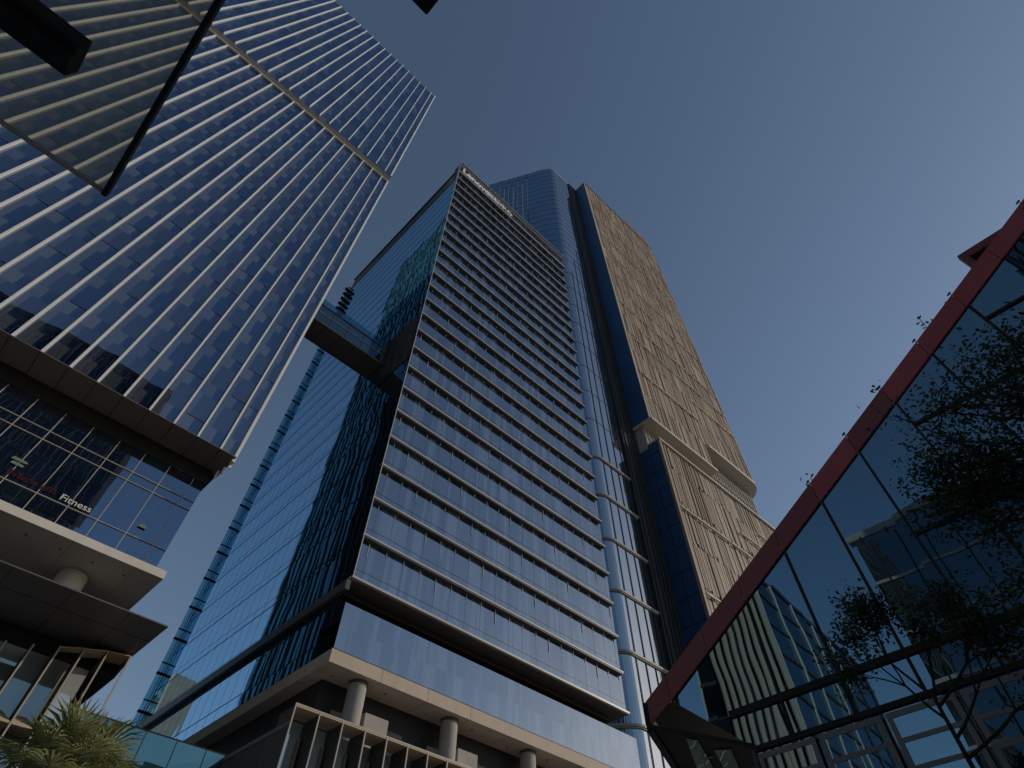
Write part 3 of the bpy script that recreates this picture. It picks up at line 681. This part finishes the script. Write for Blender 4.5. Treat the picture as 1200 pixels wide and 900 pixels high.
# facade polygon
b = MB()
b.add([(U0, -25.2, 10.9), (U0, -27.75, 8.7), (U0, -27.75, 0.3), (U0, WE, 0.3), (U0, WE, rz(WE, .7)), (U0, -26.2, rz(-26.2, .7))], [(0, 1, 2, 3, 4, 5)])
b.build('facade_glass', M['rb_glass'], RB, fix=False)
seams = [-24.35, -25.4, -27.15, -28.95, -30.75, -32.57, -34.40, -36.20, -38.02, -39.85, -41.65, -43.5, -45.3, -47.1, -49]
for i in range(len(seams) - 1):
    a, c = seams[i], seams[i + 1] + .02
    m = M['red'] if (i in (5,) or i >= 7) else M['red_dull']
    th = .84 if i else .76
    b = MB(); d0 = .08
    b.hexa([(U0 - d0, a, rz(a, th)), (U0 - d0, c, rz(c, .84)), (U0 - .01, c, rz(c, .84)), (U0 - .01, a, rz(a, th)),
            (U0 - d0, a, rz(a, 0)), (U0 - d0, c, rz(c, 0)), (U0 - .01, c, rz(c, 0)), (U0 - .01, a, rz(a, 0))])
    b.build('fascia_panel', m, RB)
b = MB()
for w in (-28.98, -30.8, -32.62, -34.45, -36.27, -38.1, -39.92, -41.75, -43.6):
    b.box(U0 - .07, U0 - .004, w - .035, w + .035, 0.3, rz(w, .88))
b.box(U0 - .08, U0 - .003, -50, -27.3, 9.60, 9.80); b.box(U0 - .08, U0 - .003, -50, -27.76, 8.56, 8.70)
for zz, w1 in ((12.6, -33.0), (18.4, -39.9), (16.0, -36.3)): b.box(U0 - .06, U0 - .003, -50, min(w1, -34.4), zz - .06, zz + .06)
b.build('mullions', M['black'], RB)
# opening window frames along the bottom
for i in range(8):
    w1 = -27.85 - 1.82 * i; w0 = w1 - 1.70
    f = MB()
    f.box(U0 - .13, U0 - .09, w0, w1, 8.32, 8.46); f.box(U0 - .13, U0 - .09, w0, w0 + .13, 5.5, 8.318); f.box(U0 - .13, U0 - .09, w1 - .13, w1, 5.5, 8.318)
    for z in (7.75, 7.15, 6.5, 5.9): f.box(U0 - .125, U0 - .095, w0 + .131, w1 - .131, z, z + .11)
    wf = f.build('window_frame', M['grey_frame'], RB)
    MB().box(U0 - .112, U0 - .104, w0 + .131, w1 - .131, 5.5, 8.319).build('pane', M['rb_glass'], wf)
# the sloping soffit of the prow, and the foyer wall under it
TIPB = (8.5, -20.4)
b = MB()
b.slab([(U0 - .1, -24.5, 10.1), (U0 - .02, -27.8, 8.66), (6.5, -24.9, 8.66), (TIPB[0], TIPB[1], 10.3)], 0, 0, .12)
PSO = b.build('prow_soffit', M['black'], RB)
pz = lambda u, w: 10.1 - .1748 * (u + .75) + .4322 * (w + 24.5) - .05
b = MB()
for poly in (((-.5, -25.55), (-.5, -25.95), (1.85, -24.95), (2.6, -23.9)), ((.05, -26.12), (-.3, -26.85), (1.8, -25.9), (2.2, -25.2))):
    b.slab([(u, w, pz(u, w)) for u, w in poly], 0, 0, .02)
b.build('sloping_pane', M['green_glass'], PSO)
b = MB(); b.bar((.3, -25.55, pz(.3, -25.55) - .01), (2.2, -24.4, pz(2.2, -24.4) - .01), .03); b.bar((.6, -25.7, pz(.6, -25.7) - .01), (1.0, -25.0, pz(1.0, -25.0) - .01), .02)
b.build('pane_bars', M['concrete'], PSO)
MB().slab([(U0 - .15, -24.36, 10.0), (TIPB[0], TIPB[1], 10.0), (TIPB[0], TIPB[1], 10.95), (U0 - .15, -24.36, 10.93)], .1, -.2).build('prow_fascia', M['black'], RB)
b = MB(); b.quad((U0, -27.76, .3), (6.4, -25.0, .3), (6.4, -25.0, 8.6), (U0, -27.76, 8.6)); b.build('foyer_glass', M['green_glass'], RB, fix=False)
b = MB()
for t in (.0, .22, .45, .7, 1.0): b.bar((U0 + t * 7.05 - .02, -27.76 + t * 2.76 + .04, .3), (U0 + t * 7.05 - .02, -27.76 + t * 2.76 + .04, 8.6), .07)
b.build('foyer_posts', M['alu_dark'], RB)
b = MB(); b.prism([(U0 + .05, -27.9), (6.3, -25.3), (12, -26), (24, -30), (24, WE), (U0 + .05, WE)], .2, 8.5)
b.build('building_body', M['slot'], RB)
b = MB(); b.slab([(U0 + .06, -26.4, rz(-26.4, .9)), (U0 + .06, WE, rz(WE, .9)), (U0 + .06, WE, 8.52), (U0 + .06, -27.9, 8.52)], 10, 0); b.build('roof_body', M['slot'], RB)
MB().hexa([(U0 + .0, -24.4, rz(-24.4, .5)), (U0 + .0, -60, rz(-60, .5)), (11, -60, rz(-60, .5)), (8.4, -20.5, rz(-24.4, .5)), (U0 + .0, -24.4, rz(-24.4, .06)), (U0, -60, rz(-60, .06)), (11, -60, rz(-60, .06)), (8.4, -20.5, rz(-24.4, .06))]).build('roof_deck', M['black'], RB)
# red roof hood behind the edge
b = MB()
def hood(u, w, z): return (u, w, z)
o1 = [(1.6, -41.5, 23.98), (1.6, -46.5, 24.2), (1.6, -46.5, 20.2), (1.6, -41.55, 20.6)]
b.slab(o1, .2, 0, 0, 1)
b.box(1.35, 1.59, -46.5, -41.45, 23.6, 24.0, 0); b.box(1.35, 1.59, -41.7, -41.45, 20.5, 23.595, 0)
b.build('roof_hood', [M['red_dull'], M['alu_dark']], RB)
b = MB()
for p, q in (((.3, -39.3, 19.3), (.3, -39.7, 21.0)), ((.3, -39.7, 21.0), (.3, -40.9, 21.0))): b.bar(p, q, .018)
b.build('roof_bracket', M['black'], RB)
for i, w in enumerate(seams[5:12]):
    f = thing('floodlight', 'tiny dark floodlight clipped to a joint of the red roof edge', 'light', U0 - .05, w, rz(w, 0), 'floodlights along the red roof edge')
    MB().bar((U0 - .05, w, rz(w, 0) - .02), (U0 - .05, w + .02, rz(w, 0) + .09), .014).build('stem', M['black'], f)
    MB().bar((U0 - .12, w + .0, rz(w, 0) + .09), (U0 - .0, w + .1, rz(w, 0) + .13), .035, r2=.026, n=8).build('lamp_head', M['black'], f)

# ------------------------------------------------------------------ teal glass screen wall
GS = thing('glass_screen', 'teal glass screen wall with dark upright joints behind the palm', 'screen wall', -11.6, .7)
b = MB(); b.box(-12.3, PU - .06, .68, .72, .2, 14.75); GP = b.build('glass_panels', M['teal'], GS)
b = MB()
for i in range(5): b.box(-5.43 - 1.66 * i - .02, -5.43 - 1.66 * i + .02, .66, .676, .2, 14.74)
b.box(-12.3, PU - .06, .655, .745, 14.752, 14.81)
b.build('joints', M['black'], GP)

# ------------------------------------------------------------------ overhead canopy near the camera
CN = thing('glass_canopy', 'dusty glass canopy overhead at top left with a dark edge beam', 'canopy', -23.4, -36)
MB().box(-25.5, -19.94, -41, -32.8, 6.5, 6.516).build('glass_pane', M['canopy'], CN)
MB().box(-19.935, -19.895, -41, -32.77, 6.47, 6.54).build('edge_beam', M['black'], CN)
MB().box(-25.5, -19.94, -32.795, -32.775, 6.485, 6.53).build('edge_trim', M['bronze_light'], CN)
b = MB(); b.box(-25.5, -20.43, -33.88, -33.60, 6.30, 6.46); b.box(-25.5, -20.42, -33.80, -33.68, 6.24, 6.299)
b.build('bracket_beam', M['black'], CN)
for w in (-34.5, -40): MB().cyl(-25.3, w, 0.12, 6.2, .09, n=16).build('post', M['black'], CN)
LH = thing('overhead_lamp', 'dark square lamp head poking into the top edge of the view', 'lamp', -19.1, -36.0, 6.3)
b = MB(); b.box(-19.45, -18.83, -36.35, -35.68, 6.5, 6.62); b.build('lamp_head', M['black'], LH)
b = MB(); b.box(-19.2, -19.08, -41, -36.351, 6.54, 6.6); b.cyl(-19.14, -40.9, .12, 6.53, .06, n=12); b.build('arm', M['black'], LH)

# ------------------------------------------------------------------ other buildings round the square (seen in the mirror glass)
def office(name, label, u, w, du, dw, h, storey, bay, mats, fin=None, group=None, skew=0.0):
    o = thing(name, label, 'office block', u, w, 0, group)
    MB().box(u - du / 2, u + du / 2, w - dw / 2, w + dw / 2, .2, h).build('glass_body', mats[0], o)
    n = int(h / storey); b = MB()
    for k in range(1, n + 1): b.box(u - du / 2 - .15, u + du / 2 + .15, w - dw / 2 - .15, w + dw / 2 + .15, k * storey - .25, k * storey + .25)
    b.build('floor_bands', mats[1], o)
    b = MB(); x = u - du / 2
    while x <= u + du / 2 + .01:
        for s in (-1, 1): b.box(x - .1, x + .1, w + s * (dw / 2 + .2) - .15, w + s * (dw / 2 + .2) + .15, .3, h)
        x += bay
    y = w - dw / 2
    while y <= w + dw / 2 + .01:
        for s in (-1, 1): b.box(u + s * (du / 2 + .2) - .15, u + s * (du / 2 + .2) + .15, y - .1, y + .1, .3, h)
        y += bay
    b.build('mullions', mats[2], o)
    MB().box(u - du / 2 - .2, u + du / 2 + .2, w - dw / 2 - .2, w + dw / 2 + .2, h + .02, h + 1).build('roof_parapet', mats[1], o)
    return o
office('office_block', 'dark glass block with pale uprights mirrored in the red edged building', -98, 1, 48, 14, 64, 5.4, 8, (M['office_glass'], M['alu_dark'], M['white']))
b = MB()
for i in range(9): b.bar((-73.2 + .15 * i, -6 + 1.25 * i, .2), (-73.2 + .15 * i, -6 + 1.25 * i, 58), .42, n=10)
b.build('rib_screen', M['trim_pale'], bpy.data.objects['office_block'])
office('office_block', 'blue glass block mirrored in the right part of the red edged building', -92, -40, 26, 34, 64, 8, 4, (M['office_glass'], M['alu'], M['slot']))
office('office_block', 'dark office tower behind the viewer mirrored low on the finned tower', -41, -76, 40, 24, 105, 4.2, 3.4, (M['office_glass'], M['alu_dark'], M['alu']))
ab = thing('apartment_block', 'pale block with curved balconies mirrored low in the ledged tower side', 'apartment block', -28, 134)
MB().box(-31, -25, 125, 143, .2, 73).build('wall', M['concrete'], ab)
for k in range(18):
    MB().prism([(-24.99 + 2.4 * math.sin(math.pi * i / 8), 129 + 1.7 * i) for i in range(9)], 4 + 3.8 * k, 5.3 + 3.8 * k).build('balcony', M['white'], ab)

# ------------------------------------------------------------------ trees
def grow(p, d, length, rad, depth, limbs, tips, r, spread=0.75, droop=0.0):
    q = p; n = 3
    for i in range(n):
        d = (d + Vector((r.uniform(-1, 1), r.uniform(-1, 1), r.uniform(-.6, .8))) * .16).normalized()
        q2 = q + d * (length / n); limbs.bar(q, q2, rad * (1 - .25 * i / n), r2=rad * (1 - .25 * (i + 1) / n), n=5 if depth > 1 else 4); q = q2
        if depth <= 1: tips.append((q.copy(), d.copy()))
    if depth == 0: return
    for k in range(r.choice((2, 3, 3))):
        e = (d + Vector((r.uniform(-1, 1), r.uniform(-1, 1), r.uniform(-.7, .9) - droop)) * spread).normalized()
        grow(q, e, length * r.uniform(.62, .85), rad * .62, depth - 1, limbs, tips, r, spread, droop)
def leaves(tips, r, per, size, spread):
    mb = MB()
    for p, d in tips:
        for _ in range(per):
            c = p + Vector((r.gauss(0, 1), r.gauss(0, 1), r.gauss(0, 1))) * spread
            a = Vector((r.uniform(-1, 1), r.uniform(-1, 1), r.uniform(-.8, .8))).normalized()
            n = a.orthogonal().normalized(); n = (n + a.cross(n) * r.uniform(-2, 2)).normalized()
            L = size * r.uniform(.6, 1.3); w = L * .26
            mb.add([c - a * L * .5, c + n * w - a * L * .08, c + a * L * .5, c - n * w - a * L * .08], [(0, 1, 2, 3)])
    return mb
def tree(x, y, trunk_h, label, seed, forks, per, size, spread, depth=3, lean=(0, 0), rad=.15):
    u, w = uw_of(x, y); o = thing('street_tree', label, 'tree', u, w, .12, None)
    r = random.Random(seed); limbs = MB(); tips = []; tr = MB()
    p = Vector((u, w, .12)); q = p
    for i in range(6):
        q2 = p + Vector((lean[0] * (i + 1) / 6, lean[1] * (i + 1) / 6, trunk_h * (i + 1) / 6)); tr.bar(q, q2, rad * (1 - .1 * i), r2=rad * (1 - .1 * (i + 1)), n=8); q = q2
    for (z, du, dw, dz, L, lr) in forks:
        s = Vector((u + lean[0] * z / trunk_h, w + lean[1] * z / trunk_h, z + .1))
        grow(s, Vector((du, dw, dz)).normalized(), L, lr, depth, limbs, tips, r)
    tr.build('trunk', M['bark'], o, smooth=True); limbs.build('limbs', M['bark'], o, smooth=True)
    leaves(tips, r, per, size, spread).build('crown', M['leaf'], o, fix=False)
    return o
# twiggy tree in front of the lower glass
tree(7.45, 10.4, 6.4, 'thin open tree with sparse twigs before the lower glass at bottom right', 11,
     [(6.3, .0, -.5, 1, .7, .028), (6.2, .1, -1, .5, .9, .03), (6.0, .2, .5, .7, .8, .026), (5.4, -.1, -1, .3, 1.1, .032), (5.7, .3, -.7, .5, .9, .028), (4.9, .1, -1, .15, 1.2, .03), (6.35, -.1, .5, 1.1, .8, .026)], 12, .095, .12, rad=.075)
tree(11.6, 6.2, 8.1, 'dense dark tree in the shade before the glass at right edge', 23,
     [(8.1, -.2, 1, .9, 1.75, .07), (7.8, -.1, .5, 1.2, 1.8, .07), (7.2, .0, 1.1, .6, 1.8, .06), (7.6, -.4, .3, 1.2, 1.6, .07), (7.2, -.2, .9, .5, 1.6, .06), (8.0, .2, -.4, 1, 1.6, .06), (7.9, -.3, .8, 1.3, 1.9, .06)], 26, .105, .22, rad=.14)
# sprigs growing behind the red roof edge
def sprig(u, w, z0, z1, lean, seed, n):
    o = thing('roof_plant', 'leafy sprig sticking up behind the red roof edge', 'plant', u, w, z0, 'sprigs behind the red roof edge')
    r = random.Random(seed); st = MB(); lf = MB(); p = Vector((u, w, z0)); tips = []
    for i in range(5):
        q = Vector((u, w + lean * (i + 1) / 5, z0 + (z1 - z0) * (i + 1) / 5)); st.bar(p, q, .014); p = q
        if i >= 2: tips.append((q, Vector((0, 0, 1))))
    st.build('stem', M['bark'], o); leaves(tips, r, n, .22, .13).build('foliage', M['leaf'], o, fix=False)
sprig(1.2, -38.6, 19.2, 22.0, -.25, 1, 7); sprig(.9, -36.3, 17.8, 19.6, .25, 2, 7); sprig(.8, -32.7, 15.6, 17.2, .35, 3, 3)

# ------------------------------------------------------------------ fan palm
px, py = -12.25, 18.3
pu, pw = uw_of(px, py)
PT = thing('palm_tree', 'sunlit yellow green fan palm at the bottom left corner', 'palm', pu, pw, .12)
b = MB(); q = Vector((pu, pw, .12))
for i in range(14):
    q2 = Vector((pu, pw, .12 + 7.3 * (i + 1) / 14)); b.bar(q, q2, .20 - .003 * i, r2=.165 - .003 * i, n=10); q = q2
b.build('trunk', M['palm_bark'], PT)
r = random.Random(31)
for k in range(34):
    az = k * 2.399 + r.uniform(-.2, .2); el = R(82 - 118 * (k / 34) ** 0.9)
    d = Vector((math.cos(az) * math.cos(el), math.sin(az) * math.cos(el), math.sin(el)))
    L = r.uniform(.8, 1.3); base = Vector((pu, pw, 7.35 + .25 * (1 - k / 34))); hub = base + d * L
    f = MB(); f.bar(base, hub, .022, r2=.014, n=4)
    side = d.cross(Vector((0, 0, 1)));
    side = side.normalized() if side.length > .05 else Vector((1, 0, 0)); up = side.cross(d).normalized()
    nseg = 34; R0 = r.uniform(.95, 1.3)
    for i in range(nseg):
        t = R(-115 + 230 * i / (nseg - 1)); dd = d * math.cos(t) + side * math.sin(t)
        fold = up * (.05 if i % 2 else -.05); L2 = R0 * (1 - .28 * abs(t) / 2)
        a = hub; m1 = hub + dd * L2 * .62 + fold; tipd = (dd + Vector((0, 0, -.55)) * r.uniform(.3, 1.2)).normalized(); e = m1 + tipd * L2 * .42
        pr = (side * math.cos(t) - d * math.sin(t)) * .036
        f.add([a, m1 - pr + up * .02, m1 + up * -.015, m1 + pr + up * .02, e], [(0, 2, 1), (0, 3, 2), (1, 2, 4), (2, 3, 4)])
    f.build('frond', M['palm'], PT, fix=False)

for o in bpy.data.objects:
    if '_b' in o: del o['_b']
